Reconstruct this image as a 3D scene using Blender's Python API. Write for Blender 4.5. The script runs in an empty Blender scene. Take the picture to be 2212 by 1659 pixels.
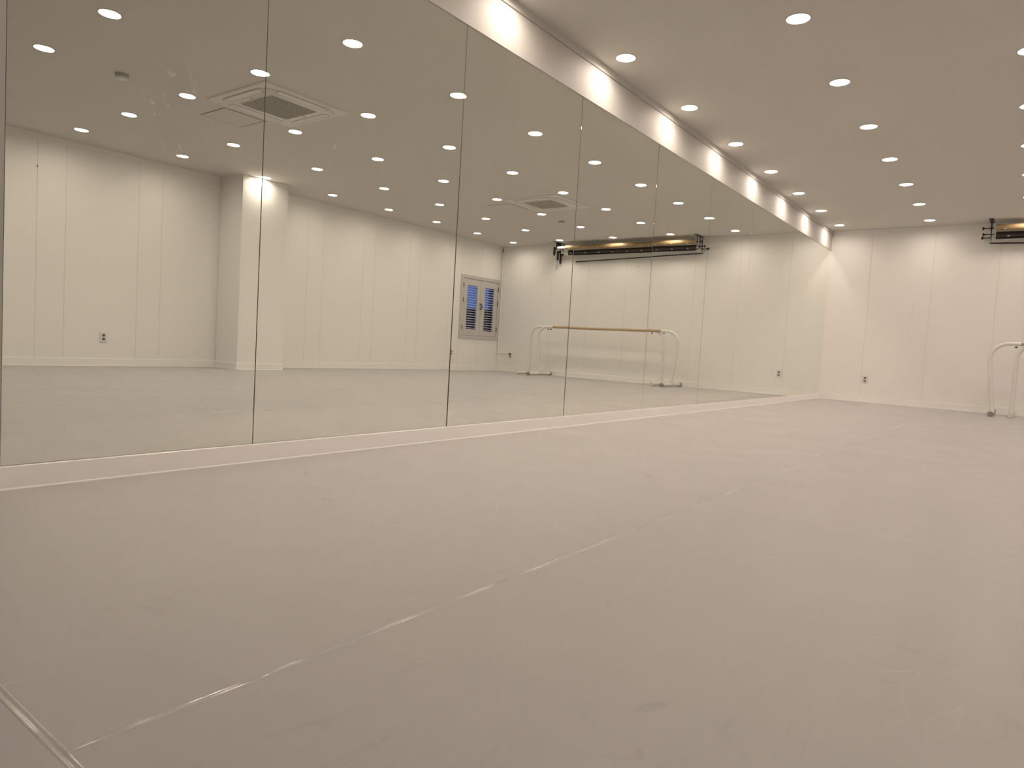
import bpy, bmesh, math, random
from mathutils import Vector, Matrix
random.seed(7)
S = bpy.context.scene
C = S.collection
# ------------------------------------------------------------------ dimensions
H = 2.6            # ceiling
D = 11.511         # far wall plane (y)
W = 6.406          # wall opposite the mirror (x)
B = -1.9           # wall behind the camera
ZB, ZT = 0.0794, 2.302          # mirror bottom / top
SEAMS = [0.7666, 1.6666, 2.8864, 4.1091, 5.3371, 6.5489, 7.7888, 8.9975, 10.285, 11.5095]
TA = [.0037, .0027, .0030, .0014, .0018, .0008, -.0003, 0, 0]
TB = [-.0011, -.0008, .0005, .0011, .0005, .0006, -.0001, .0001, 0]
PX, PY0, PY1 = 5.87, 5.185, 5.865   # pillar
# ------------------------------------------------------------------ camera
cam = bpy.data.cameras.new('camera'); co = bpy.data.objects.new('camera', cam); C.objects.link(co)
F, YAW, PIT, ROL = 1481.94, 0.6446, -0.0578, 0.0579
cam.sensor_width = 36; cam.lens = F/2212*36; cam.clip_start = .02; cam.clip_end = 200
fw = Vector((-math.sin(YAW)*math.cos(PIT), math.cos(YAW)*math.cos(PIT), math.sin(PIT)))
rt = Vector((math.cos(YAW), math.sin(YAW), 0)); up = rt.cross(fw)
r2 = rt*math.cos(ROL)+up*math.sin(ROL); u2 = -rt*math.sin(ROL)+up*math.cos(ROL)
m = Matrix((r2, u2, -fw)).transposed().to_4x4(); m.translation = Vector((2.6162, 0, .5672))
co.matrix_world = m; S.camera = co
# ------------------------------------------------------------------ world, exposure
w = bpy.data.worlds.new('dusk_sky'); S.world = w; w.use_nodes = True
bg = w.node_tree.nodes['Background']; bg.inputs[0].default_value = (.075, .14, .43, 1); bg.inputs[1].default_value = 1.0
S.view_settings.view_transform = 'Standard'; S.view_settings.look = 'None'
S.view_settings.gamma = 1; S.view_settings.use_curve_mapping = False
S.view_settings.exposure = 0.0
S.cycles.blur_glossy = 0.0; S.cycles.sample_clamp_indirect = 100.0      # keep the light the mirror throws back
LAMP_COLOR = (1, .85, .712); LAMP_WATTS = 3.55; LENS_STRENGTH = 5.0; LAMP_SPREAD = 168

# ------------------------------------------------------------------ materials
def mat(name, col=(.8,.8,.8), rough=.5, metal=0., spec=.5, bump=0., bscale=200., noise=0., nscale=3., coat=0.):
    M = bpy.data.materials.new(name); M.use_nodes = True
    nt = M.node_tree; b = nt.nodes['Principled BSDF']
    b.inputs['Base Color'].default_value = (*col, 1); b.inputs['Roughness'].default_value = rough
    b.inputs['Metallic'].default_value = metal; b.inputs['Specular IOR Level'].default_value = spec
    b.inputs['Coat Weight'].default_value = coat
    tc = nt.nodes.new('ShaderNodeTexCoord')
    if bump:
        n = nt.nodes.new('ShaderNodeTexNoise'); n.inputs['Scale'].default_value = bscale; n.inputs['Detail'].default_value = 3
        nt.links.new(tc.outputs['Object'], n.inputs['Vector'])
        bp = nt.nodes.new('ShaderNodeBump'); bp.inputs['Strength'].default_value = bump; bp.inputs['Distance'].default_value = .001
        nt.links.new(n.outputs['Fac'], bp.inputs['Height']); nt.links.new(bp.outputs[0], b.inputs['Normal'])
    if noise:
        n = nt.nodes.new('ShaderNodeTexNoise'); n.inputs['Scale'].default_value = nscale; n.inputs['Detail'].default_value = 5
        nt.links.new(tc.outputs['Object'], n.inputs['Vector'])
        mx = nt.nodes.new('ShaderNodeMix'); mx.data_type = 'RGBA'
        mx.inputs[6].default_value = (*[c*(1-noise) for c in col], 1); mx.inputs[7].default_value = (*[min(1, c*(1+noise)) for c in col], 1)
        nt.links.new(n.outputs['Fac'], mx.inputs[0]); nt.links.new(mx.outputs[2], b.inputs['Base Color'])
    return M

WALLC = (.84, .83, .81)
m_wall = mat('wall_panel_paint', WALLC, .55, spec=.3, bump=.15, bscale=350, noise=.012, nscale=1.3)
m_ceil = mat('ceiling_paint', (.64, .62, .585), .85, spec=.2, bump=.1, bscale=250, noise=.01, nscale=.8)
m_trim = mat('white_trim', (.87, .86, .84), .4, spec=.4, bump=.05, noise=.01, nscale=2)
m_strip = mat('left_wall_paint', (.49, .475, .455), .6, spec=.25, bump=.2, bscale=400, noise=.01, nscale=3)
m_cornice = mat('cornice_paint', (.62, .605, .58), .5, spec=.3, bump=.1, noise=.01, nscale=3)
m_frieze = mat('frieze_wallpaper', (.64, .62, .595), .6, spec=.25, bump=.4, bscale=600, noise=.015, nscale=5)
m_groove = mat('groove_backing', (.70, .64, .55), .8, noise=.1, nscale=9)
m_black = mat('black_plastic', (.012, .011, .011), .35, noise=.2, nscale=30)
m_blackm = mat('black_metal', (.02, .018, .016), .3, metal=.3, noise=.2, nscale=30)
m_wtube = mat('white_enamel_tube', (.80, .78, .74), .25, spec=.5, noise=.01, nscale=10)
m_greycap = mat('grey_rubber_cap', (.27, .265, .255), .6, noise=.05, nscale=40)
m_creamcap = mat('cream_rubber_cap', (.68, .65, .57), .5, noise=.04, nscale=40)
m_plate = mat('outlet_plastic', (.72, .71, .72), .35, noise=.01, nscale=20)
m_socket = mat('socket_grey', (.16, .145, .13), .5, noise=.1, nscale=40)
m_ac = mat('aircon_plastic', (.68, .665, .635), .4, noise=.01, nscale=6)
m_recess = mat('grille_recess_grey', (.27, .25, .22), .6, noise=.05, nscale=20)
m_dark = mat('dark_gap', (.05, .045, .04), .8, noise=.1, nscale=30)
m_hinge = mat('hinge_metal', (.12, .10, .08), .4, metal=.6, noise=.1, nscale=60)
m_shut = mat('shutter_grey_paint', (.56, .54, .52), .45, noise=.02, nscale=8)
m_slat = mat('shutter_slat_paint', (.70, .67, .66), .45, noise=.02, nscale=8)
m_dead = mat('backing_board', (.26, .20, .13), .7, noise=.2, nscale=5)
m_glassedge = mat('glass_edge', (.24, .20, .12), .3, noise=.2, nscale=5)
m_bldg = mat('building_dark_wall', (.018, .016, .018), .9, noise=.3, nscale=.7)
m_white = mat('white_vinyl', (.76, .755, .72), .45, noise=.01, nscale=3)
m_core = mat('white_cardboard_core', (.86, .85, .82), .4, noise=.01, nscale=8)
m_tan = mat('tan_vinyl', (.32, .225, .11), .30, spec=.6, noise=.06, nscale=4)
m_char = mat('charcoal_vinyl', (.048, .040, .038), .38, spec=.5, noise=.08, nscale=4)
m_tape = mat('pale_tape', (.62, .52, .46), .5, noise=.05, nscale=30)
m_smoke = mat('smoke_detector_plastic', (.42, .41, .40), .5, noise=.02, nscale=20)
m_smoke2 = mat('smoke_detector_cap', (.70, .69, .66), .4, noise=.02, nscale=20)

def wood_mat():
    M = mat('barre_wood', (.45, .27, .12), .35, spec=.5); nt = M.node_tree; b = nt.nodes['Principled BSDF']
    tc = nt.nodes.new('ShaderNodeTexCoord'); mp = nt.nodes.new('ShaderNodeMapping'); mp.inputs['Scale'].default_value = (1.2, 60, 60)
    n = nt.nodes.new('ShaderNodeTexNoise'); n.inputs['Scale'].default_value = 1.5; n.inputs['Detail'].default_value = 6
    r = nt.nodes.new('ShaderNodeValToRGB'); r.color_ramp.elements[0].color = (.40, .285, .165, 1); r.color_ramp.elements[1].color = (.52, .385, .24, 1)
    r.color_ramp.elements[0].position = .35; r.color_ramp.elements[1].position = .65
    nt.links.new(tc.outputs['Object'], mp.inputs['Vector']); nt.links.new(mp.outputs[0], n.inputs['Vector'])
    nt.links.new(n.outputs['Fac'], r.inputs[0]); nt.links.new(r.outputs[0], b.inputs['Base Color'])
    return M
m_wood = wood_mat()

def emis(name, col, s):
    M = bpy.data.materials.new(name); M.use_nodes = True; nt = M.node_tree; nt.nodes.clear()
    e = nt.nodes.new('ShaderNodeEmission'); o = nt.nodes.new('ShaderNodeOutputMaterial')
    bb = nt.nodes.new('ShaderNodeRGB'); bb.outputs[0].default_value = (*col, 1)
    nt.links.new(bb.outputs[0], e.inputs[0]); e.inputs[1].default_value = s
    nt.links.new(e.outputs[0], o.inputs[0]); return M
m_lens = emis('downlight_lens', LAMP_COLOR, LENS_STRENGTH)

def mirror_mat():
    M = bpy.data.materials.new('mirror_silver'); M.use_nodes = True; nt = M.node_tree; nt.nodes.clear()
    N = nt.nodes.new; L = nt.links.new
    g = N('ShaderNodeBsdfGlossy'); g.inputs['Color'].default_value = (.935, .958, .915, 1); g.inputs['Roughness'].default_value = 0.0
    d = N('ShaderNodeBsdfDiffuse'); d.inputs['Color'].default_value = (.9, .88, .84, 1)
    geo = N('ShaderNodeNewGeometry'); sep = N('ShaderNodeSeparateXYZ'); L(geo.outputs['Position'], sep.inputs[0])
    # finger smears: noise streaks, stronger in a few touched areas of the glass
    mp = N('ShaderNodeMapping'); mp.inputs['Scale'].default_value = (1, 30, 14); L(geo.outputs['Position'], mp.inputs['Vector'])
    n = N('ShaderNodeTexNoise'); n.inputs['Scale'].default_value = 1.0; n.inputs['Detail'].default_value = 4; n.inputs['Distortion'].default_value = 1.2
    L(mp.outputs[0], n.inputs['Vector'])
    rmp = N('ShaderNodeMapRange'); rmp.inputs[1].default_value = .60; rmp.inputs[2].default_value = .68; rmp.inputs[4].default_value = .32
    L(n.outputs['Fac'], rmp.inputs[0])
    tot = None
    for (y, z, r) in [(1.33, 1.41, .16), (1.21, 1.345, .08), (.79, 1.31, .07), (1.99, 1.42, .10), (1.47, .99, .05), (2.95, 2.1, .12), (1.28, 1.27, .14)]:
        v = N('ShaderNodeVectorMath'); v.operation = 'DISTANCE'; v.inputs[1].default_value = (0, y, z); L(geo.outputs['Position'], v.inputs[0])
        q = N('ShaderNodeMapRange'); q.inputs[1].default_value = r; q.inputs[2].default_value = r*.4; q.inputs[3].default_value = 0; q.inputs[4].default_value = 1
        L(v.outputs['Value'], q.inputs[0])
        if tot is None: tot = q.outputs[0]
        else:
            a = N('ShaderNodeMath'); a.operation = 'MAXIMUM'; L(tot, a.inputs[0]); L(q.outputs[0], a.inputs[1]); tot = a.outputs[0]
    mu = N('ShaderNodeMath'); mu.operation = 'MULTIPLY'; L(tot, mu.inputs[0]); L(rmp.outputs[0], mu.inputs[1])
    mx = N('ShaderNodeMixShader'); L(mu.outputs[0], mx.inputs[0]); L(g.outputs[0], mx.inputs[1]); L(d.outputs[0], mx.inputs[2])
    o = N('ShaderNodeOutputMaterial'); L(mx.outputs[0], o.inputs[0]); return M
m_mirror = mirror_mat()

def floor_mat():
    M = bpy.data.materials.new('grey_dance_vinyl'); M.use_nodes = True; nt = M.node_tree; N = nt.nodes.new; L = nt.links.new
    b = nt.nodes['Principled BSDF']
    geo = N('ShaderNodeNewGeometry')
    def noise(scale, det=4, vscale=(1,1,1), dist=0, rot=0):
        mp = N('ShaderNodeMapping'); mp.inputs['Scale'].default_value = vscale; mp.inputs['Rotation'].default_value = (0,0,rot)
        L(geo.outputs['Position'], mp.inputs['Vector'])
        n = N('ShaderNodeTexNoise'); n.inputs['Scale'].default_value = scale; n.inputs['Detail'].default_value = det; n.inputs['Distortion'].default_value = dist
        L(mp.outputs[0], n.inputs['Vector']); return n.outputs['Fac']
    def rng(x, a, c, lo, hi):
        q = N('ShaderNodeMapRange'); q.inputs[1].default_value = a; q.inputs[2].default_value = c; q.inputs[3].default_value = lo; q.inputs[4].default_value = hi
        L(x, q.inputs[0]); return q.outputs[0]
    base = N('ShaderNodeMix'); base.data_type = 'RGBA'; base.inputs[6].default_value = (.425, .414, .407, 1); base.inputs[7].default_value = (.455, .443, .433, 1)
    L(noise(1.1), base.inputs[0]); col = base.outputs[2]
    # scuffs: contour lines of large distorted noise, masked in patches
    def lines(sc, wdt, seedrot, lo, hi, colr, amt, vs=(1,1,1)):
        nonlocal col
        f = noise(sc, 1.5, vs, 1.5, seedrot)
        a = N('ShaderNodeMath'); a.operation = 'SUBTRACT'; L(f, a.inputs[0]); a.inputs[1].default_value = .5
        c = N('ShaderNodeMath'); c.operation = 'ABSOLUTE'; L(a.outputs[0], c.inputs[0])
        ln = rng(c.outputs[0], 0, wdt, 1, 0)
        mk = rng(noise(1.7, 3, (1,1,1), 0, seedrot+1), lo, hi, 0, amt)
        mu = N('ShaderNodeMath'); mu.operation = 'MULTIPLY'; L(ln, mu.inputs[0]); L(mk, mu.inputs[1])
        mx = N('ShaderNodeMix'); mx.data_type = 'RGBA'; L(mu.outputs[0], mx.inputs[0]); L(col, mx.inputs[6]); mx.inputs[7].default_value = (*colr, 1)
        col = mx.outputs[2]
    lines(2.2, .004, .3, .50, .66, (.28, .26, .24), .5)
    lines(3.5, .006, 1.9, .52, .68, (.62, .59, .55), .35, (1, .35, 1))
    lines(5.0, .010, 2.7, .52, .66, (.30, .28, .26), .35, (.4, 1, 1))
    lines(9.0, .012, 4.1, .50, .62, (.33, .31, .29), .25, (1, .15, 1))
    # dark specks
    v = N('ShaderNodeTexVoronoi'); v.inputs['Scale'].default_value = 4.2; L(geo.outputs['Position'], v.inputs['Vector'])
    sp = rng(v.outputs['Distance'], .008, .013, 1, 0)
    pk = rng(noise(1.0, 2, (1,1,1), 0, .7), .44, .52, 0, .8)
    mu = N('ShaderNodeMath'); mu.operation = 'MULTIPLY'; L(sp, mu.inputs[0]); L(pk, mu.inputs[1])
    mx = N('ShaderNodeMix'); mx.data_type = 'RGBA'; L(mu.outputs[0], mx.inputs[0]); L(col, mx.inputs[6]); mx.inputs[7].default_value = (.12, .10, .09, 1)
    L(mx.outputs[2], b.inputs['Base Color'])
    b.inputs['Specular IOR Level'].default_value = .06
    L(rng(noise(2.3, 5, (1,1,1), 1), .3, .7, .30, .40), b.inputs['Roughness'])
    bp = N('ShaderNodeBump'); bp.inputs['Strength'].default_value = .06; bp.inputs['Distance'].default_value = .002
    L(noise(60, 3), bp.inputs['Height']); L(bp.outputs[0], b.inputs['Normal'])
    return M
m_floor = floor_mat()
m_weld = mat('seam_weld_vinyl', (.45, .436, .425), .09, spec=.9, bump=.4, bscale=60, noise=.02, nscale=9)

def scuffwall():
    M = mat('far_wall_paint', WALLC, .55, spec=.3); nt = M.node_tree; N = nt.nodes.new; L = nt.links.new; b = nt.nodes['Principled BSDF']
    geo = N('ShaderNodeNewGeometry'); mp = N('ShaderNodeMapping'); mp.inputs['Scale'].default_value = (14, 14, 5); L(geo.outputs['Position'], mp.inputs['Vector'])
    n = N('ShaderNodeTexNoise'); n.inputs['Scale'].default_value = 1; n.inputs['Detail'].default_value = 2; n.inputs['Distortion'].default_value = .2; L(mp.outputs[0], n.inputs['Vector'])
    r = N('ShaderNodeMapRange'); r.inputs[1].default_value = .64; r.inputs[2].default_value = .80; r.inputs[4].default_value = .22; L(n.outputs['Fac'], r.inputs[0])
    n2 = N('ShaderNodeTexNoise'); n2.inputs['Scale'].default_value = 1.3; L(geo.outputs['Position'], n2.inputs['Vector'])
    r2_ = N('ShaderNodeMapRange'); r2_.inputs[1].default_value = .52; r2_.inputs[2].default_value = .66; L(n2.outputs['Fac'], r2_.inputs[0])
    mu = N('ShaderNodeMath'); mu.operation = 'MULTIPLY'; L(r.outputs[0], mu.inputs[0]); L(r2_.outputs[0], mu.inputs[1])
    mx = N('ShaderNodeMix'); mx.data_type = 'RGBA'; mx.inputs[6].default_value = (*WALLC, 1); mx.inputs[7].default_value = (.45, .42, .38, 1)
    L(mu.outputs[0], mx.inputs[0]); L(mx.outputs[2], b.inputs['Base Color']); return M
m_wallfar = scuffwall()

def glassmat():
    M = bpy.data.materials.new('window_glass'); M.use_nodes = True; nt = M.node_tree; nt.nodes.clear(); N = nt.nodes.new; L = nt.links.new
    t = N('ShaderNodeBsdfTransparent'); t.inputs[0].default_value = (.9, .93, .95, 1); g = N('ShaderNodeBsdfGlossy'); g.inputs['Roughness'].default_value = .02
    fr = N('ShaderNodeValue'); fr.outputs[0].default_value = .04
    mx = N('ShaderNodeMixShader'); L(fr.outputs[0], mx.inputs[0]); L(t.outputs[0], mx.inputs[1]); L(g.outputs[0], mx.inputs[2])
    o = N('ShaderNodeOutputMaterial'); L(mx.outputs[0], o.inputs[0]); return M
m_glass = glassmat()
def screenmat():
    M = bpy.data.materials.new('insect_screen_mesh'); M.use_nodes = True; nt = M.node_tree; nt.nodes.clear(); N = nt.nodes.new; L = nt.links.new
    t = N('ShaderNodeBsdfTransparent'); d = N('ShaderNodeBsdfDiffuse'); d.inputs[0].default_value = (.02, .02, .03, 1)
    v = N('ShaderNodeValue'); v.outputs[0].default_value = .5
    mx = N('ShaderNodeMixShader'); L(v.outputs[0], mx.inputs[0]); L(t.outputs[0], mx.inputs[1]); L(d.outputs[0], mx.inputs[2])
    o = N('ShaderNodeOutputMaterial'); L(mx.outputs[0], o.inputs[0]); return M
m_screen = screenmat()

# ------------------------------------------------------------------ geometry helpers
def link(name, bm, m, parent=None, smooth=False, loc=None):
    me = bpy.data.meshes.new(name); bmesh.ops.recalc_face_normals(bm, faces=bm.faces); bm.to_mesh(me); bm.free()
    for mm in (m if isinstance(m, (list, tuple)) else [m]): me.materials.append(mm)
    if smooth:
        for p in me.polygons: p.use_smooth = True
        try: me.set_sharp_from_angle(angle=math.radians(40))
        except Exception: pass
    o = bpy.data.objects.new(name, me); C.objects.link(o)
    if parent: o.parent = parent
    if loc: o.location = loc
    return o
def bx(bm, a, b, bev=0):
    x0, y0, z0 = a; x1, y1, z1 = b
    vs = [bm.verts.new(p) for p in [(x0,y0,z0),(x1,y0,z0),(x1,y1,z0),(x0,y1,z0),(x0,y0,z1),(x1,y0,z1),(x1,y1,z1),(x0,y1,z1)]]
    fs = [bm.faces.new([vs[i] for i in q]) for q in [(0,3,2,1),(4,5,6,7),(0,1,5,4),(1,2,6,5),(2,3,7,6),(3,0,4,7)]]
    if bev:
        es = list({e for f in fs for e in f.edges})
        bmesh.ops.bevel(bm, geom=es, offset=bev, segments=2, profile=.5, affect='EDGES')
def box(name, a, b, m, parent=None, bev=0, off=None):
    bm = bmesh.new()
    if off: a = [a[i]-off[i] for i in range(3)]; b = [b[i]-off[i] for i in range(3)]
    bx(bm, a, b, bev); return link(name, bm, m, parent)
def tube(bm, pts, rad, n=12, caps=True):
    pts = [Vector(p) for p in pts]; k = len(pts)
    rads = rad if isinstance(rad, (list, tuple)) else [rad]*k
    rings = []; ref = None
    for i, p in enumerate(pts):
        t = (pts[min(i+1, k-1)]-pts[max(i-1, 0)]).normalized()
        if ref is None: ref = Vector((0,0,1)) if abs(t.z) < .9 else Vector((0,1,0))
        a = ref - t*ref.dot(t); a.normalize(); ref = a; b = t.cross(a)
        rings.append([bm.verts.new(p+(a*math.cos(2*math.pi*j/n)+b*math.sin(2*math.pi*j/n))*rads[i]) for j in range(n)])
    for i in range(k-1):
        for j in range(n): bm.faces.new([rings[i][j], rings[i][(j+1)%n], rings[i+1][(j+1)%n], rings[i+1][j]])
    if caps: bm.faces.new(rings[0][::-1]); bm.faces.new(rings[-1])
def lathe(bm, prof, n=32, c=(0,0,0), axis='z', cap=True):
    rings = []
    for r, z in prof:
        R = []
        for j in range(n):
            a = 2*math.pi*j/n; u, v = r*math.cos(a), r*math.sin(a)
            p = {'z': (u, v, z), 'x': (z, u, v), 'y': (u, z, v)}[axis]
            R.append(bm.verts.new((c[0]+p[0], c[1]+p[1], c[2]+p[2])))
        rings.append(R)
    for i in range(len(rings)-1):
        for j in range(n): bm.faces.new([rings[i][j], rings[i][(j+1)%n], rings[i+1][(j+1)%n], rings[i+1][j]])
    if cap: bm.faces.new(rings[0][::-1]); bm.faces.new(rings[-1])
def tag(o, label=None, cat=None, group=None, kind=None):
    if label: o['label'] = label
    if cat: o['category'] = cat
    if group: o['group'] = group
    if kind: o['kind'] = kind
    return o
def thing(name, loc, label, cat, group=None):
    o = bpy.data.objects.new(name, None); C.objects.link(o); o.location = loc; o.empty_display_size = .1
    return tag(o, label, cat, group)
def struct(o): o['kind'] = 'structure'; return o
def copy_tree(o, parent=None):
    c = o.copy(); C.objects.link(c); c.parent = parent
    for ch in o.children: copy_tree(ch, c)
    return c

# ------------------------------------------------------------------ floor
fl = struct(box('floor', (-.15, B-.15, -.15), (W+.15, D+.15, -.003), m_dead))
XS = [0, 1.65, W]; YX = .355
for i in range(2):
    box('vinyl_sheet', (XS[i]+.0003, YX+.0004, -.003), (XS[i+1]-.0003, D, 0), m_floor, fl)
box('vinyl_sheet', (0, B, -.003), (W, YX-.0004, 0), m_floor, fl)
def weld(y0, y1, x, wd, hgt, n, along='y', seed=1):
    rnd = random.Random(seed); bm = bmesh.new(); rows = []
    prof = [(-1, 0), (-.82, .55), (-.6, 1), (-.38, .45), (0, .22), (.38, .45), (.6, 1), (.82, .55), (1, 0)]
    ph = [rnd.uniform(0, 6.28) for _ in range(8)]
    for i in range(n+1):
        t = y0+(y1-y0)*i/n
        h1 = .75+.35*math.sin(t*7.1+ph[0])*math.sin(t*2.3+ph[1])+rnd.uniform(-.10, .10)
        h2 = .75+.35*math.sin(t*6.3+ph[2])*math.sin(t*3.1+ph[3])+rnd.uniform(-.10, .10)
        ww = 1+.12*math.sin(t*9+ph[4])
        row = []
        for u, h in prof:
            hh = h*(h1 if u < 0 else h2)*hgt
            p = (x+u*wd*ww, t, -.0002+hh) if along == 'y' else (t, x+u*wd*ww, -.0002+hh)
            row.append(bm.verts.new(p))
        rows.append(row)
    for i in range(n):
        for j in range(len(prof)-1): bm.faces.new([rows[i][j], rows[i][j+1], rows[i+1][j+1], rows[i+1][j]])
    o = link('seam_weld', bm, m_weld, fl, smooth=False)
    for p in o.data.polygons: p.use_smooth = True
weld(YX+.003, D-.02, 1.65, .0058, .0013, 1100, 'y', 3)
weld(.02, W-.02, YX, .0080, .0014, 700, 'x', 4)

# ------------------------------------------------------------------ ceiling with round cut-outs for the downlights
LX = [.198, 1.345, 2.454, 3.562, 4.670, 5.776]
LY = [11.028-1.1187*k for k in range(10)]
HR, CELL, NS = .0685, .12, 32
bm = bmesh.new()
def cuts(vals, lo, hi):
    s = [lo]
    for v in sorted(vals): s += [v-CELL, v+CELL]
    return s+[hi]
cxs, cys = cuts(LX, -.15, W+.15), cuts(LY, B-.15, D+.15)
for i in range(len(cxs)-1):
    for j in range(len(cys)-1):
        x0, x1, y0, y1 = cxs[i], cxs[i+1], cys[j], cys[j+1]
        if i % 2 == 1 and j % 2 == 1:
            mx, my = (x0+x1)/2, (y0+y1)/2; inn, out, top = [], [], []
            for k in range(NS):
                a = 2*math.pi*k/NS; c, s = math.cos(a), math.sin(a); q = CELL/max(abs(c), abs(s))
                inn.append(bm.verts.new((mx+HR*c, my+HR*s, H))); out.append(bm.verts.new((mx+q*c, my+q*s, H)))
                top.append(bm.verts.new((mx+HR*c, my+HR*s, H+.05)))
            for k in range(NS):
                l = (k+1) % NS
                bm.faces.new([inn[k], out[k], out[l], inn[l]]); bm.faces.new([inn[k], inn[l], top[l], top[k]])
        else:
            bm.faces.new([bm.verts.new(p) for p in [(x0,y0,H),(x0,y1,H),(x1,y1,H),(x1,y0,H)]])
# closed slab above
x0, x1, y0, y1 = -.15, W+.15, B-.15, D+.15
bx(bm, (x0, y0, H+.05), (x1, y1, H+.15))
bmesh.ops.remove_doubles(bm, verts=bm.verts, dist=1e-5)
ceil = struct(link('ceiling', bm, m_ceil))

# ------------------------------------------------------------------ walls
def backing(name, boxes, m=m_groove):
    bm = bmesh.new()
    for a, b in boxes: bx(bm, a, b)
    return struct(link(name, bm, m))
PT = .0025
HT = 2.545          # top of wall panels
# right wall (opposite the mirror) with the window opening
WY0, WY1, WZ0, WZ1 = 10.237, 11.458, .640, 1.900       # outer frame
wr = backing('wall_right', [((W+PT, B-.15, 0), (W+.06, WY0+.03, H)), ((W+PT, WY1-.03, 0), (W+.06, D+.15, H)),
                            ((W+PT, WY0+.03, 0), (W+.06, WY1-.03, WZ0+.03)), ((W+PT, WY0+.03, WZ1-.03), (W+.06, WY1-.03, H))])
G = .0018
def rpanel(y0, y1, z0=.09, z1=HT, bev=.001):
    box('wall_panel', (W, y0+G, z0), (W+PT, y1-G, z1), m_wall, wr, bev)
ys = [B, -1.14, -.33, -.04, .78, 1.07, 1.89, 2.18, 3.003, 3.295, 4.11, 4.40, PY0]
for a, b in zip(ys, ys[1:]): rpanel(a, b)
ys = [PY1, 6.62, 6.915, 7.73, 7.99, 8.80, 9.075, 9.89, WY0]
for a, b in zip(ys, ys[1:]): rpanel(a, b)
for a, b in ((WY0, 10.83), (10.83, D)):
    rpanel(a, b, .09, WZ0); rpanel(a, b, WZ1, HT)
box('wall_panel', (W, WY1, WZ0), (W+PT, D, WZ1), m_wall, wr)
# far wall
wf = backing('wall_far', [((-.15, D+PT, 0), (W+.15, D+.15, H))])
xs = [-.004, .578, 1.39, 2.165, 2.98, 3.50, 4.315, 5.115, 5.885, W]
for a, b in zip(xs, xs[1:]): box('wall_panel', (a+G, D, .09), (b-G, D+PT, HT), m_wallfar, wf, .001)
# back wall, behind the camera
wb = backing('wall_back', [((-.15, B-.15, 0), (W+.15, B-PT, H))])
xs = [0, .8, 1.6, 2.4, 3.2, 4.0, 4.8, 5.6, W]
for a, b in zip(xs, xs[1:]): box('wall_panel', (a+G, B-PT, .09), (b-G, B, HT), m_wall, wb, .001)
# left wall carrying the mirror
wl = backing('wall_left', [((-.15, B-.15, 0), (-.010, D+.15, H))], m_dead)
box('frieze_board', (-.010, B, ZT), (.006, D, 2.546), m_frieze, wl)
ys = [B, -1.0, -.15, SEAMS[0]+.0012]
for a, b in zip(ys, ys[1:]): box('wall_panel', (-.010, a+G, ZB), (.001, b-G, ZT-.002), m_strip, wl, .001)
# pillar
pl = backing('wall_pillar', [((PX+PT, PY0+PT, 0), (W+.01, PY1-PT, H))])
box('wall_panel', (PX, PY0, .09), (PX+PT, PY1, HT), m_wall, pl, .0015)
box('wall_panel', (PX+PT, PY0, .09), (W, PY0+PT, HT), m_wall, pl)
box('wall_panel', (PX+PT, PY1-PT, .09), (W, PY1, HT), m_wall, pl)

# cornices (trims) and baseboards
def cornice(n, a, b, m=m_wall): return struct(box('trim_%d' % n, a, b, m, None, .0012))
cornice(1, (-.010, B, 2.550), (.012, D, H), m_cornice)
cornice(2, (.012, D-.0004, HT), (W-.0004, D+PT, H), m_wallfar)
bm = bmesh.new(); bx(bm, (W-.0004, B, HT), (W+PT, PY0, H)); bx(bm, (W-.0004, PY1, HT), (W+PT, D, H)); struct(link('trim_3', bm, m_wall))
bm = bmesh.new(); bx(bm, (PX-.0006, PY0-.0006, HT+.003), (W-.002, PY1+.0006, H)); struct(link('trim_4', bm, m_wall))
cornice(5, (.012, B-PT, HT+.002), (W-.002, B+.002, H))
def basebox(bm, x0, y0, x1, y1, nx, ny, t=.012, h=.09):
    # base along the segment, protruding by t in direction (nx, ny); bottom bead of sealant, small chamfer on top
    d = Vector((x1-x0, y1-y0, 0)); prof = [(0, 0), (t+.003, 0), (t+.0028, .004), (t, .007), (t, h-.003), (t-.003, h), (0, h)]
    A = [bm.verts.new((x0+nx*u, y0+ny*u, z)) for u, z in prof]; Bv = [bm.verts.new((x1+nx*u, y1+ny*u, z)) for u, z in prof]
    k = len(prof)
    for i in range(k): bm.faces.new([A[i], A[(i+1) % k], Bv[(i+1) % k], Bv[i]])
    bm.faces.new(A); bm.faces.new(Bv[::-1])
def base(name, segs, **kw):
    bm = bmesh.new()
    for s in segs: basebox(bm, *s, **kw)
    return struct(link(name, bm, m_trim))
base('baseboard_right', [(W, B, W, PY0-.0, -1, 0), (W, PY1, W, D, -1, 0)])
base('baseboard_far', [(.0, D, W, D, 0, -1)])
base('baseboard_back', [(.0, B, W, B, 0, 1)])
bo = base('baseboard_left', [(-.005, B, -.005, D-.013, 1, 0)], t=.013, h=ZB); bo.data.materials[0] = mat('mirror_base_paint', (.93, .915, .90), .4, spec=.4, noise=.005, nscale=2)
bm = bmesh.new(); basebox(bm, PX, PY0-.012, PX, PY1+.012, -1, 0); basebox(bm, PX, PY0, W-.012, PY0, 0, -1); basebox(bm, PX, PY1, W-.012, PY1, 0, 1)
struct(link('baseboard_pillar', bm, m_trim))

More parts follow.
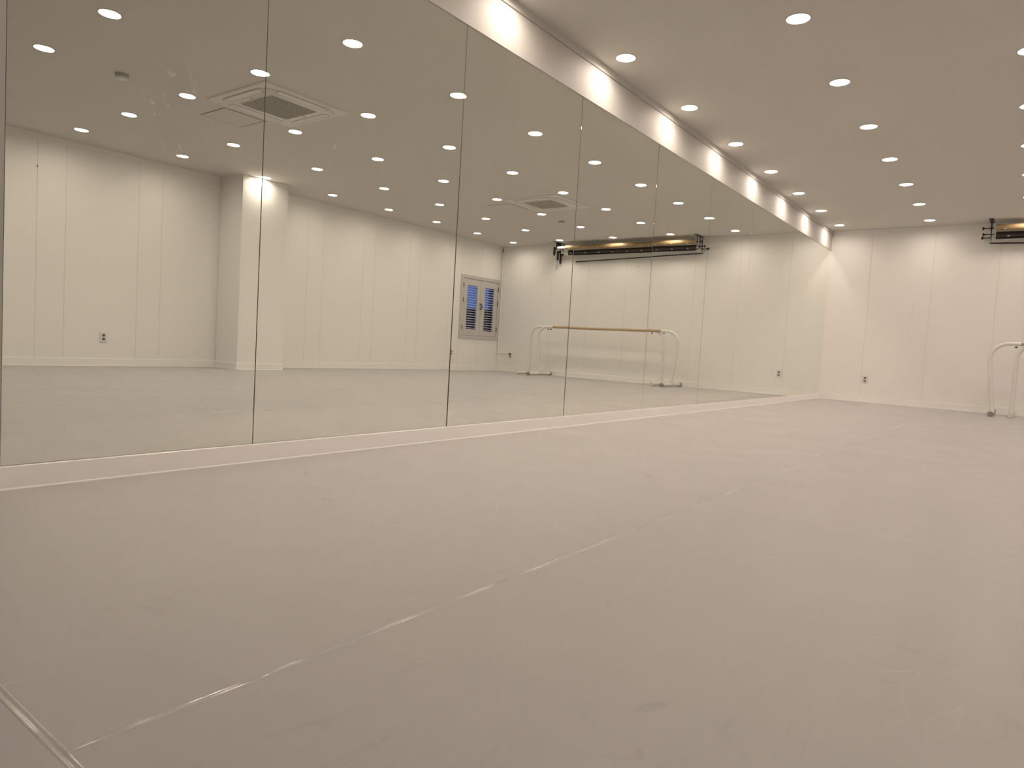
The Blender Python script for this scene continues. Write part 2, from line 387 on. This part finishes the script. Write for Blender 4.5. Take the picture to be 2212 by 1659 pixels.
# ------------------------------------------------------------------ mirror
mir = thing('wall_mirror', (0, 6.1, ZB), 'full-height mirror of nine butted glass panels covering the left wall', 'mirror')
for i in range(9):
    y0, y1 = SEAMS[i]+.0004, SEAMS[i+1]-.0004; z0, z1 = ZB+.0012, ZT-.0012; hy, hz = (y1-y0)/2, (z1-z0)/2; T = .0045; bv = .0006
    bm = bmesh.new()
    f = [bm.verts.new(p) for p in [(0,-hy+bv,-hz+bv),(0,hy-bv,-hz+bv),(0,hy-bv,hz-bv),(0,-hy+bv,hz-bv)]]
    e = [bm.verts.new(p) for p in [(-.0006,-hy,-hz),(-.0006,hy,-hz),(-.0006,hy,hz),(-.0006,-hy,hz)]]
    k = [bm.verts.new(p) for p in [(-T,-hy,-hz),(-T,hy,-hz),(-T,hy,hz),(-T,-hy,hz)]]
    bm.faces.new(f)
    for q in range(4):
        l = (q+1) % 4
        bm.faces.new([e[q], e[l], f[l], f[q]]); ff = bm.faces.new([k[q], k[l], e[l], e[q]]); ff.material_index = 1
    ff = bm.faces.new(k[::-1]); ff.material_index = 1
    p = link('mirror_panel', bm, [m_mirror, m_glassedge], mir)
    n = Vector((1, TA[i], TB[i])).normalized(); ay = Vector((0,0,1)).cross(n).normalized(); az = n.cross(ay)
    R = Matrix((n, ay, az)).transposed().to_4x4()
    R.translation = Vector((0, (SEAMS[i]+SEAMS[i+1])/2, (ZB+ZT)/2)) - Vector(mir.location)
    p.matrix_local = R
# ------------------------------------------------------------------ downlights
ORD = ['first','second','third','fourth','fifth','sixth','seventh','eighth','ninth','tenth','eleventh','twelfth']
ROW = ['row closest to the mirror', 'second row from the mirror', 'third row from the mirror', 'fourth row from the mirror',
       'fifth row from the mirror', 'row along the opposite wall']
dl = thing('ceiling_downlight', (0, 0, H), 'x', 'downlight', 'downlights in the ceiling')
bm = bmesh.new(); lathe(bm, [(.0655, .012), (.0655, -.0015), (.067, -.0028), (.0745, -.0022), (.076, 0), (.0685, .0005)], 32, cap=False)
link('trim_ring', bm, m_ceil, dl, True)
bm = bmesh.new(); vs = [bm.verts.new((.0655*math.cos(2*math.pi*k/24), .0655*math.sin(2*math.pi*k/24), .0085)) for k in range(24)]
f = bm.faces.new(vs); o = link('lens', bm, m_lens, dl)
if o.data.polygons[0].normal.z > 0: o.data.flip_normals()
bm = bmesh.new(); lathe(bm, [(.066, .0086), (.066, .045)], 24); link('housing', bm, m_dead, dl)
la = bpy.data.lights.new('lamp', 'AREA'); la.shape = 'DISK'; la.size = .124; la.energy = LAMP_WATTS; la.color = LAMP_COLOR; la.spread = math.radians(LAMP_SPREAD)
lo = bpy.data.objects.new('lamp', la); C.objects.link(lo); lo.parent = dl; lo.location = (0, 0, .007)
first = True
for r, x in enumerate(LX):
    for k, y in enumerate(LY):
        d = dl if first else copy_tree(dl); first = False
        d.location = (x, y, H)
        d['label'] = 'round recessed downlight, %s from the far wall in the %s' % (ORD[k], ROW[r])
# ------------------------------------------------------------------ air conditioners
def rrect(hx, hy, r, n=6):
    pts = []
    for cx_, cy_, a0 in ((hx-r, hy-r, 0), (-hx+r, hy-r, 90), (-hx+r, -hy+r, 180), (hx-r, -hy+r, 270)):
        for k in range(n+1):
            a = math.radians(a0+90*k/n); pts.append((cx_+r*math.cos(a), cy_+r*math.sin(a)))
    return pts
def plate(bm, outl, z0, z1, inset=0):
    # extruded rounded outline, lower face at z1 (below), optional bevel inset
    A = [bm.verts.new((x, y, z0)) for x, y in outl]; Bv = [bm.verts.new((x, y, z1+inset)) for x, y in outl]
    rings = [A, Bv]
    if inset:
        mx_, my_ = max(p[0] for p in outl), max(p[1] for p in outl)
        nx_, ny_ = min(p[0] for p in outl), min(p[1] for p in outl); cx_, cy_ = (mx_+nx_)/2, (my_+ny_)/2
        sx, sy = (mx_-cx_-inset)/(mx_-cx_), (my_-cy_-inset)/(my_-cy_)
        rings.append([bm.verts.new((cx_+(x-cx_)*sx, cy_+(y-cy_)*sy, z1)) for x, y in outl])
    k = len(outl)
    for a, b in zip(rings, rings[1:]):
        for j in range(k): bm.faces.new([a[j], a[(j+1) % k], b[(j+1) % k], b[j]])
    bm.faces.new(rings[0][::-1]); bm.faces.new(rings[-1])
def ringplate(bm, o, i, z0, z1):
    A = [[bm.verts.new((x, y, z)) for x, y in P] for P, z in ((o, z0), (o, z1), (i, z1), (i, z0))]
    k = len(o)
    for a, b in zip(A, A[1:]+A[:1]):
        for j in range(k): bm.faces.new([a[j], a[(j+1) % k], b[(j+1) % k], b[j]])
def make_ac():
    t = thing('cassette_air_conditioner', (0, 0, H), 'x', 'air conditioner', 'ceiling air conditioners')
    bm = bmesh.new(); plate(bm, rrect(.445, .435, .012, 2), 0, -.0145, .010); link('outer_panel', bm, m_ac, t)
    bm = bmesh.new(); plate(bm, rrect(.388, .383, .17, 10), -.0142, -.020, .003)
    link('inner_panel', bm, m_ac, t, True)
    # thin dark contour round the inner panel
    bm = bmesh.new(); o_, i_ = rrect(.3905, .3855, .172, 10), rrect(.388, .383, .170, 10); ringplate(bm, o_, i_, -.0138, -.0146); link('contour_gap', bm, m_socket, t)
    for ang in range(4):
        sw = ang % 2; dist = (.345 if sw == 0 else .340); hl = .262
        def rot(pts): 
            a = math.radians(90*ang); return [(x*math.cos(a)-y*math.sin(a), x*math.sin(a)+y*math.cos(a)) for x, y in pts]
        o_ = [(x+dist, y) for x, y in rrect(.038, hl, .034, 6)]; i_ = [(x+dist, y) for x, y in rrect(.034, hl-.004, .031, 6)]
        bm = bmesh.new(); ringplate(bm, rot(o_), rot(i_), -.0198, -.0206); g = link('flap_gap', bm, m_dark, t)
        bm = bmesh.new(); plate(bm, rot([(x+dist, y) for x, y in rrect(.0345, hl-.0035, .031, 6)]), -.0195, -.0215, .001); link('air_flap', bm, m_ac, t)
    # grille
    bm = bmesh.new(); plate(bm, rrect(.235, .235, .03, 4), -.0195, -.0203); gb = link('grille_recess', bm, m_recess, t)
    bm = bmesh.new()
    for k in range(21):
        y = -.225+k*.0225; hw = .232 if abs(y) < .21 else .215
        bx(bm, (-hw, y-.0042, -.0245), (hw, y+.0042, -.0205))
    for k in range(15):
        x = -.217+k*.031; bx(bm, (x-.0022, -.232, -.0235), (x+.0022, .232, -.0205))
    tag(link('grille_slats', bm, mat('grille_plastic', (.50, .48, .44), .5, noise=.02, nscale=9) if 'grille_plastic' not in bpy.data.materials else bpy.data.materials['grille_plastic'], t), kind='stuff')
    bm = bmesh.new(); ringplate(bm, rrect(.246, .246, .034, 4), rrect(.236, .236, .028, 4), -.0198, -.0225); link('grille_rim', bm, m_ac, t)
    box('status_mark', (-.02, -.272, -.0206), (.02, -.264, -.0200), m_socket, t)
    box('status_mark', (-.02, .264, -.0206), (.02, .272, -.0200), m_socket, t)
    return t
ac = make_ac(); ac.location = (3.003, 3.745, H); ac['label'] = 'square white ceiling air conditioner nearer the camera, before the pillar'
ac2 = copy_tree(ac); ac2.location = (3.030, 8.135, H); ac2['label'] = 'square white ceiling air conditioner deeper in the room, nearer the window'
def make_hatch(x, y, lab):
    t = thing('access_hatch', (x, y, H), lab, 'hatch', 'ceiling access hatches')
    bm = bmesh.new(); plate(bm, rrect(.205, .205, .002, 1), 0, -.003, .0005); link('hatch_door', bm, m_ceil, t)
    bm = bmesh.new(); ringplate(bm, rrect(.2145, .2145, .002, 1), rrect(.2055, .2055, .001, 1), 0, -.0012); link('gap_shadow', bm, m_dark, t)  # dark ring round the door, its colour stands in for shade in the gap
    bm = bmesh.new(); ringplate(bm, rrect(.224, .224, .002, 1), rrect(.2150, .2150, .001, 1), 0, -.0014); link('hatch_frame', bm, m_ceil, t)
make_hatch(3.745, 3.750, 'square ceiling access hatch beside the air conditioner nearer the camera')
make_hatch(3.758, 8.170, 'square ceiling access hatch beside the air conditioner nearer the window')
def make_smoke(x, y, lab):
    t = thing('smoke_detector', (x, y, H), lab, 'smoke detector', 'smoke detectors')
    bm = bmesh.new(); lathe(bm, [(.052, 0), (.052, -.008), (.050, -.024), (.044, -.028)], 32); link('detector_base', bm, m_smoke, t, True)
    bm = bmesh.new(); lathe(bm, [(.042, -.0282), (.042, -.034), (.036, -.043), (.015, -.045)], 32); link('sensor_cap', bm, m_smoke2, t, True)
make_smoke(3.555, 2.640, 'round smoke detector on the ceiling nearest the camera')
make_smoke(3.583, 9.396, 'round smoke detector on the ceiling near the far wall')

# ------------------------------------------------------------------ window with louvred shutters
win = bpy.data.objects.new('window_1', None); C.objects.link(win); win.location = (W, 10.85, .64); struct(win)
def wob(name, a, b, m, parent, bev=0):
    o = box(name, a, b, m, None, bev, off=(W, 10.85, .64))
    o.parent = parent
    if parent is not win: pass
    return o
IY0, IY1, IZ0, IZ1 = 10.300, 11.408, .700, 1.833
bm = bmesh.new()
for a, b in [((W-.022, WY0, IZ1), (W+.03, WY1, WZ1)), ((W-.022, WY0, WZ0), (W+.03, WY1, IZ0)), ((W-.022, WY0, IZ0), (W+.03, IY0, IZ1)), ((W-.022, IY1, IZ0), (W+.03, WY1, IZ1))]:
    bx(bm, [a[0]-W, a[1]-10.85, a[2]-.64], [b[0]-W, b[1]-10.85, b[2]-.64], .0015)
link('window_frame', bm, m_shut, win)
def shutter(y0, y1, sy0, sy1, sz0, sz1, hy):
    bm = bmesh.new(); x0, x1 = W-.012, W+.020; g = .0035
    for a, b in [((x0, y0+g, IZ0+g), (x1, sy0, IZ1-g)), ((x0, sy1, IZ0+g), (x1, y1-g, IZ1-g)), ((x0, sy0, IZ0+g), (x1, sy1, sz0)), ((x0, sy0, sz1), (x1, sy1, IZ1-g))]:
        bx(bm, [a[0]-W, a[1]-10.85, a[2]-.64], [b[0]-W, b[1]-10.85, b[2]-.64])
    s = link('shutter', bm, m_shut, win)
    n = 18; pitch = (sz1-sz0)/n; me = None
    for k in range(n):
        z = sz0+pitch*(k+.5)
        if me is None:
            bm = bmesh.new(); hw = (sy1-sy0)/2; a = math.radians(14); dx, dz = .019*math.cos(a), .019*math.sin(a); tx, tz = -.0035*math.sin(a), .0035*math.cos(a)
            P = [(-dx-tx, -dz-tz), (dx-tx, dz-tz), (dx+tx, dz+tz), (-dx+tx, -dz+tz)]
            A = [bm.verts.new((p[0], -hw, p[1])) for p in P]; Bv = [bm.verts.new((p[0], hw, p[1])) for p in P]
            for i in range(4): bm.faces.new([A[i], A[(i+1)%4], Bv[(i+1)%4], Bv[i]])
            bm.faces.new(A); bm.faces.new(Bv[::-1])
            o = link('slat', bm, m_slat, s); me = o.data
        else: o = bpy.data.objects.new('slat', me); C.objects.link(o); o.parent = s
        o.location = (.006, (sy0+sy1)/2-10.85, z-.64)
    for z in (.86, 1.40, 1.69):
        bm = bmesh.new(); tube(bm, [(-.023, hy-10.85, z-.045-.64), (-.023, hy-10.85, z+.045-.64)], .0085, 10); link('hinge', bm, m_hinge, s)
    return s
s1 = shutter(IY0, 10.853, 10.430, 10.745, .827, 1.700, IY0)
s2 = shutter(10.853, IY1, 10.990, 11.286, .808, 1.695, IY1)
for s, yy, sg in ((s1, 10.828, -1), (s2, 10.862, 1)):
    bm = bmesh.new(); X = -.034
    tube(bm, [(X+.02, yy+.0-10.85, 1.36-.64), (X+.003, yy-10.85, 1.358-.64), (X-.004, yy+.014-10.85, 1.325-.64), (X-.006, yy+.022-10.85, 1.30-.64), (X-.004, yy+.014-10.85, 1.275-.64), (X+.003, yy-10.85, 1.242-.64), (X+.02, yy-10.85, 1.24-.64)], .0065, 8)
    link('handle', bm, m_black, s, True)
o = box('glass_pane', (.050, IY0-.02-10.85, IZ0-.02-.64), (.053, IY1+.02-10.85, IZ1+.02-.64), m_glass, win)
bm = bmesh.new()
for a, b in [((.035, -.575, 1.165), (.049, .575, 1.22)), ((.035, -.575, .04), (.049, .575, .09)), ((.035, -.575, .09), (.049, -.545, 1.165)), ((.035, .548, .09), (.049, .575, 1.165))]: bx(bm, a, b)
link('sash', bm, m_shut, win)
box('insect_screen', (.056, 11.190-10.85, .07), (.057, .56, 1.17), m_screen, win)
tag(box('neighbouring_building', (W+5, 13, -4), (W+14, 34, 1.63), m_bldg), 'dark neighbouring building seen through the lower louvres of the window', 'building')

# ------------------------------------------------------------------ outlets
def outlet(name, loc, ang, label, plug=False):
    t = thing(name, loc, label, 'outlet', 'wall outlets'); t.rotation_euler = (0, 0, ang)
    # local: plate faces -y
    bm = bmesh.new(); bx(bm, (-.040, -.009, -.060), (.040, 0, .060), .003); link('cover_plate', bm, m_plate, t)
    for s, z in enumerate((.024, -.022)):
        bm = bmesh.new(); lathe(bm, [(.0215, -.0088), (.0215, -.0112), (.0185, -.0112), (.0180, -.0095)], 24, (0, 0, z), 'y', cap=False); 
        so = link('socket', bm, m_plate, t, True)
        bm = bmesh.new(); lathe(bm, [(.0185, -.0088), (.0185, -.0098)], 20, (0, 0, z), 'y'); link('socket_well', bm, m_socket, t)
        bm = bmesh.new()
        for dx in (-.007, .007): lathe(bm, [(.0028, -.0097), (.0028, -.0101)], 8, (dx, 0, z), 'y')
        link('pin_hole', bm, m_black, t)
        bm = bmesh.new(); bx(bm, (-.0035, -.0118, z+.0125), (.0035, -.0096, z+.017)); bx(bm, (-.0035, -.0118, z-.017), (.0035, -.0096, z-.0125)); link('earth_clip', bm, m_plate, t)
    return t
outlet('wall_outlet', (W, 3.731, .350), -math.pi/2, 'double wall outlet on the opposite wall before the pillar, seen in the mirror')
outlet('wall_outlet', (W, 10.050, .348), -math.pi/2, 'double wall outlet on the opposite wall just left of the shuttered window')
outlet('wall_outlet', (.634, D, .342), 0, 'double wall outlet on the far wall close to the mirror')
t = outlet('wall_outlet', (6.045, D, .335), 0, 'wall outlet below the cable duct, with a black plug in its upper socket')
pg = thing('power_plug', (6.045, D-.0125, .362), 'black power plug on a short cable, pushed into the outlet by the duct', 'plug')
bm = bmesh.new(); lathe(bm, [(.013, 0), (.0165, -.002), (.0165, -.020), (.012, -.036), (.006, -.040)], 20, (0, 0, 0), 'y'); link('plug_body', bm, m_black, pg, True)
bm = bmesh.new(); tube(bm, [(0, -.036, 0), (.004, -.046, .006), (.014, -.046, .020), (.026, -.036, .024), (.034, -.018, .018), (.036, -.004, .014)], .0045, 8); link('cable', bm, m_black, pg, True)
# cable duct in the corner
cd = thing('cable_duct', (W-.02, D, .36), 'slim white cable duct down the far corner and along the wall to an outlet', 'cable duct')
box('vertical_duct', (-.014, -.016, 0), (.006, 0, 2.50-.36), m_trim, cd, .002)
box('horizontal_duct', (-.305, -.014, .001), (-.0145, 0, .027), m_trim, cd, .002)
bm = bmesh.new(); tube(bm, [(-.004, -.006, 2.14), (-.003, -.006, 2.16), (-.008, -.006, 2.175), (.000, -.006, 2.19), (-.002, -.004, 2.205)], .006, 8); link('cable_end', bm, m_black, cd, True)
# nails
bm = bmesh.new(); lathe(bm, [(.008, 0), (.008, -.006), (.004, -.008)], 10, (0, 0, 0), 'y')
tag(link('wall_nail', bm, m_hinge, None, False, (3.27, D, 2.131)), 'small dark nail head in the far wall under the backdrop rolls', 'nail')
bm = bmesh.new(); tube(bm, [(0, 0, .004), (-.010, 0, .003), (-.014, 0, -.006), (-.008, 0, -.012)], .004, 8)
tag(link('wall_hook', bm, m_hinge, None, True, (W, 3.000, 2.238)), 'tiny metal hook high on the opposite wall at a panel joint', 'hook')

# ------------------------------------------------------------------ ballet barres
def make_barre(label, y, xb0, xt0, xt1, xb1, wx0, wx1, fy0, fy1, capm):
    ZC, R, RB = .948, .0245, .205
    t = thing('ballet_barre', ((xb0+xb1)/2, y, 0), label, 'ballet barre', 'portable ballet barres'); ox = (xb0+xb1)/2
    for xb, xt, wx, sg in ((xb0, xt0, wx0, 1), (xb1, xt1, wx1, -1)):
        pts = [(xb-ox, 0, .034)]
        zs = ZC-RB
        for k in range(1, 5): pts.append((xb-ox+(xt-xb)*k/4, 0, .034+(zs-.034)*k/4))
        for k in range(1, 11):
            a = math.radians(9*k); pts.append((xt-ox+sg*RB*(1-math.cos(a)), 0, zs+RB*math.sin(a)))
        pts.append((wx-ox, 0, ZC))
        bm = bmesh.new(); tube(bm, pts, [R+.001]*5+[R]*10+[R-.0005], 16); link('upright', bm, m_wtube, t, True)
        bm = bmesh.new(); tube(bm, [(xb-ox, fy0-y+.03, .0345), (xb-ox, fy1-y-.03, .0345)], .0265, 16); ft = link('foot_bar', bm, m_wtube, t, True)
        for a, b in ((fy0, fy0+.045), (fy1-.045, fy1)):
            bm = bmesh.new(); lathe(bm, [(.031, a-y), (.0335, a-y+.003), (.0335, b-y-.003), (.031, b-y)], 20, (xb-ox, 0, .034), 'y'); link('foot_cap', bm, capm, ft, True)
        kx = wx-sg*.05
        bm = bmesh.new(); lathe(bm, [(.003, -.022), (.003, -.032), (.006, -.036), (.018, -.046), (.018, -.052), (.012, -.053)], 16, (kx-ox, 0, ZC)); link('clamp_knob', bm, m_black, t, True)
    bm = bmesh.new(); tube(bm, [(wx0-ox, 0, ZC), (wx1-ox, 0, ZC)], .0235, 20); link('wooden_rail', bm, m_wood, t, True)
make_barre('portable ballet barre with grey foot caps and wooden rail, in front of the other barre', 11.035, 2.255, 2.178, 5.035, 4.965, 2.496, 4.704, 10.637, 11.440, m_greycap)
make_barre('portable ballet barre with cream foot caps, standing between the other barre and far wall', 11.088, 2.458, 2.462, 5.245, 5.262, 2.745, 4.800, 10.692, 11.470, m_creamcap)

# ------------------------------------------------------------------ backdrop roll rack on the ceiling
AX = [(11.222, 2.485), (11.352, 2.425), (11.455, 2.395)]
def bracket(label, x, side):
    t = thing('roller_bracket', (x, 11.29, H), label, 'bracket', 'backdrop roller brackets')
    bm = bmesh.new(); bx(bm, (-.028, -.17, -.004), (.028, .165, 0), .001); link('ceiling_plate', bm, m_blackm, t)
    for i, (y, z) in enumerate(AX):
        yy, zz = y-11.29, z-H
        bm = bmesh.new(); bx(bm, (-.003, yy-.011, zz+.01), (.003, yy+.011, -.004)); lathe(bm, [(.016, -.004), (.016, .004)], 16, (0, yy, zz), 'x')
        bx(bm, (-.003, yy-.008, zz-.035), (.003, yy+.008, zz)); link('drop_arm', bm, m_blackm, t)
    return t
b1 = bracket('black ceiling bracket with three flared spools, at the mirror-side end of the backdrop rolls', 2.043, -1)
b2 = bracket('black ceiling bracket with chain-drive units, at the window-side end of the backdrop rolls', 4.860, 1)
for i, (y, z) in enumerate(AX):
    yy, zz = y-11.29, z-H; out = -.095 - (0.0 if i < 2 else .015)
    bm = bmesh.new(); lathe(bm, [(.0225, out), (.0225, out+.006), (.012, out+.022), (.0065, out+.035), (.0065, -.004)] + ([(.0065, .052)] if i < 2 else []), 16, (0, yy, zz), 'x')
    link('spool', bm, m_black, b1, True)
    # chain-drive side
    bm = bmesh.new(); lathe(bm, [(.008, -.03), (.016, -.022), (.02, .0), (.016, .02)], 16, (0, yy, zz), 'x'); link('spool', bm, m_black, b2, True)
    bm = bmesh.new(); top = zz+.022; bot = top-[.165, .185, .205][i]
    P = [(-.012, top), (.012, top), (.021, top-.02), (.021, bot+.035), (.008, bot+.008), (.004, bot), (-.004, bot), (-.008, bot+.008), (-.021, bot+.035), (-.021, top-.02)]
    A = [bm.verts.new((.030, yy+a, b)) for a, b in P]; Bv = [bm.verts.new((.058, yy+a, b)) for a, b in P]; k = len(P)
    for j in range(k): bm.faces.new([A[j], A[(j+1)%k], Bv[(j+1)%k], Bv[j]])
    bm.faces.new(A); bm.faces.new(Bv[::-1]); link('chain_drive', bm, m_black, b2)
    bm = bmesh.new(); tube(bm, [(0, yy, zz), (.034, yy, zz)], .009, 10); link('axle', bm, m_black, b2, True)
box('mounting_box', (-.028, -.07, -.115), (-.006, .06, -.005), m_blackm, b2, .001)
def roll(label, i, x0, x1, c0, c1, r, m, tape_n, tape_x, tail=False, wob=0):
    y, z = AX[i]; z += (.004, -.012, 0)[i]; t = thing('backdrop_roll', ((x0+x1)/2, y, z), label, 'backdrop roll', 'rolled backdrops'); ox = (x0+x1)/2
    # vinyl roll as a slightly uneven spiral-ended tube
    n = 24; bm = bmesh.new(); R = []
    for s in range(13):
        x = x0-ox+(x1-x0)*s/12
        R.append([bm.verts.new((x, (r*(1+.05*math.cos(k*2*math.pi/n*2+.4)))*math.cos(2*math.pi*k/n), r*math.sin(2*math.pi*k/n))) for k in range(n)])
    for s in range(12):
        for k in range(n): bm.faces.new([R[s][k], R[s][(k+1)%n], R[s+1][(k+1)%n], R[s+1][k]])
    bm.faces.new(R[0]); bm.faces.new(R[-1][::-1]); rl = link('rolled_sheet', bm, m, t, True)
    bm = bmesh.new(); lathe(bm, [(.019, c0-ox), (.019, x0-ox-.0005)], 16, (0, 0, 0), 'x'); lathe(bm, [(.024, x1-ox+.0005), (.024, c1-ox)], 16, (0, 0, 0), 'x'); link('core_tube', bm, m_core, t, True)
    for k in range(tape_n):
        x = tape_x+k*.293-ox; a = math.radians(-152); rr = r*1.05+.0008
        bm = bmesh.new(); A = []
        for q in (-.17, 0, .17):
            cy_, cz_ = math.cos(a+q)*rr, math.sin(a+q)*rr
            A.append([bm.verts.new((x-.016, cy_, cz_)), bm.verts.new((x+.016, cy_, cz_))])
        for q in range(2): bm.faces.new([A[q][0], A[q][1], A[q+1][1], A[q+1][0]])
        o = link('tape_strip', bm, m_tape, rl)
    return t, ox, y, z
roll('rolled tan backdrop under the ceiling, the front roll nearest the room', 0, 2.100, 4.640, 2.082, 4.832, .045, m_tan, 9, 2.20)
t2, ox, y, z = roll('rolled charcoal backdrop behind and below the tan one', 1, 2.100, 4.650, 2.082, 4.820, .045, m_char, 9, 2.24)
bm = bmesh.new(); tube(bm, [(2.098-ox, -.022, -.050), (4.650-ox, -.022, -.050)], .008, 10); link('bottom_rod', bm, m_black, t2, True)
t3, ox, y, z = roll('white backdrop roll next to the wall, its short sheet hanging to a black weight bar', 2, 2.060, 4.570, 2.047, 4.800, .021, m_white, 0, 0)
bm = bmesh.new(); n = 12; rows = []
for s in range(2):
    x = (2.060, 4.570)[s]-ox; zb = (2.332, 2.262)[s]-z
    rows.append([[bm.verts.new((x, yy, zz)) for yy, zz in ((.0215, 0), (.0235, zb*.5), (.0240, zb))], [bm.verts.new((x, yy+.001, zz)) for yy, zz in ((.0215, 0), (.0235, zb*.5), (.0240, zb))]])
for j in range(2):
    for side in range(2): bm.faces.new([rows[0][side][j], rows[1][side][j], rows[1][side][j+1], rows[0][side][j+1]])
for s in range(2):
    for j in range(2): bm.faces.new([rows[s][0][j], rows[s][1][j], rows[s][1][j+1], rows[s][0][j+1]])
bm.faces.new([rows[0][0][2], rows[1][0][2], rows[1][1][2], rows[0][1][2]])
link('hanging_sheet', bm, m_white, t3)
bm = bmesh.new(); tube(bm, [(2.032-ox, .0245, 2.326-z), (4.600-ox, .0245, 2.252-z)], .0085, 12); link('weight_bar', bm, m_black, t3, True)
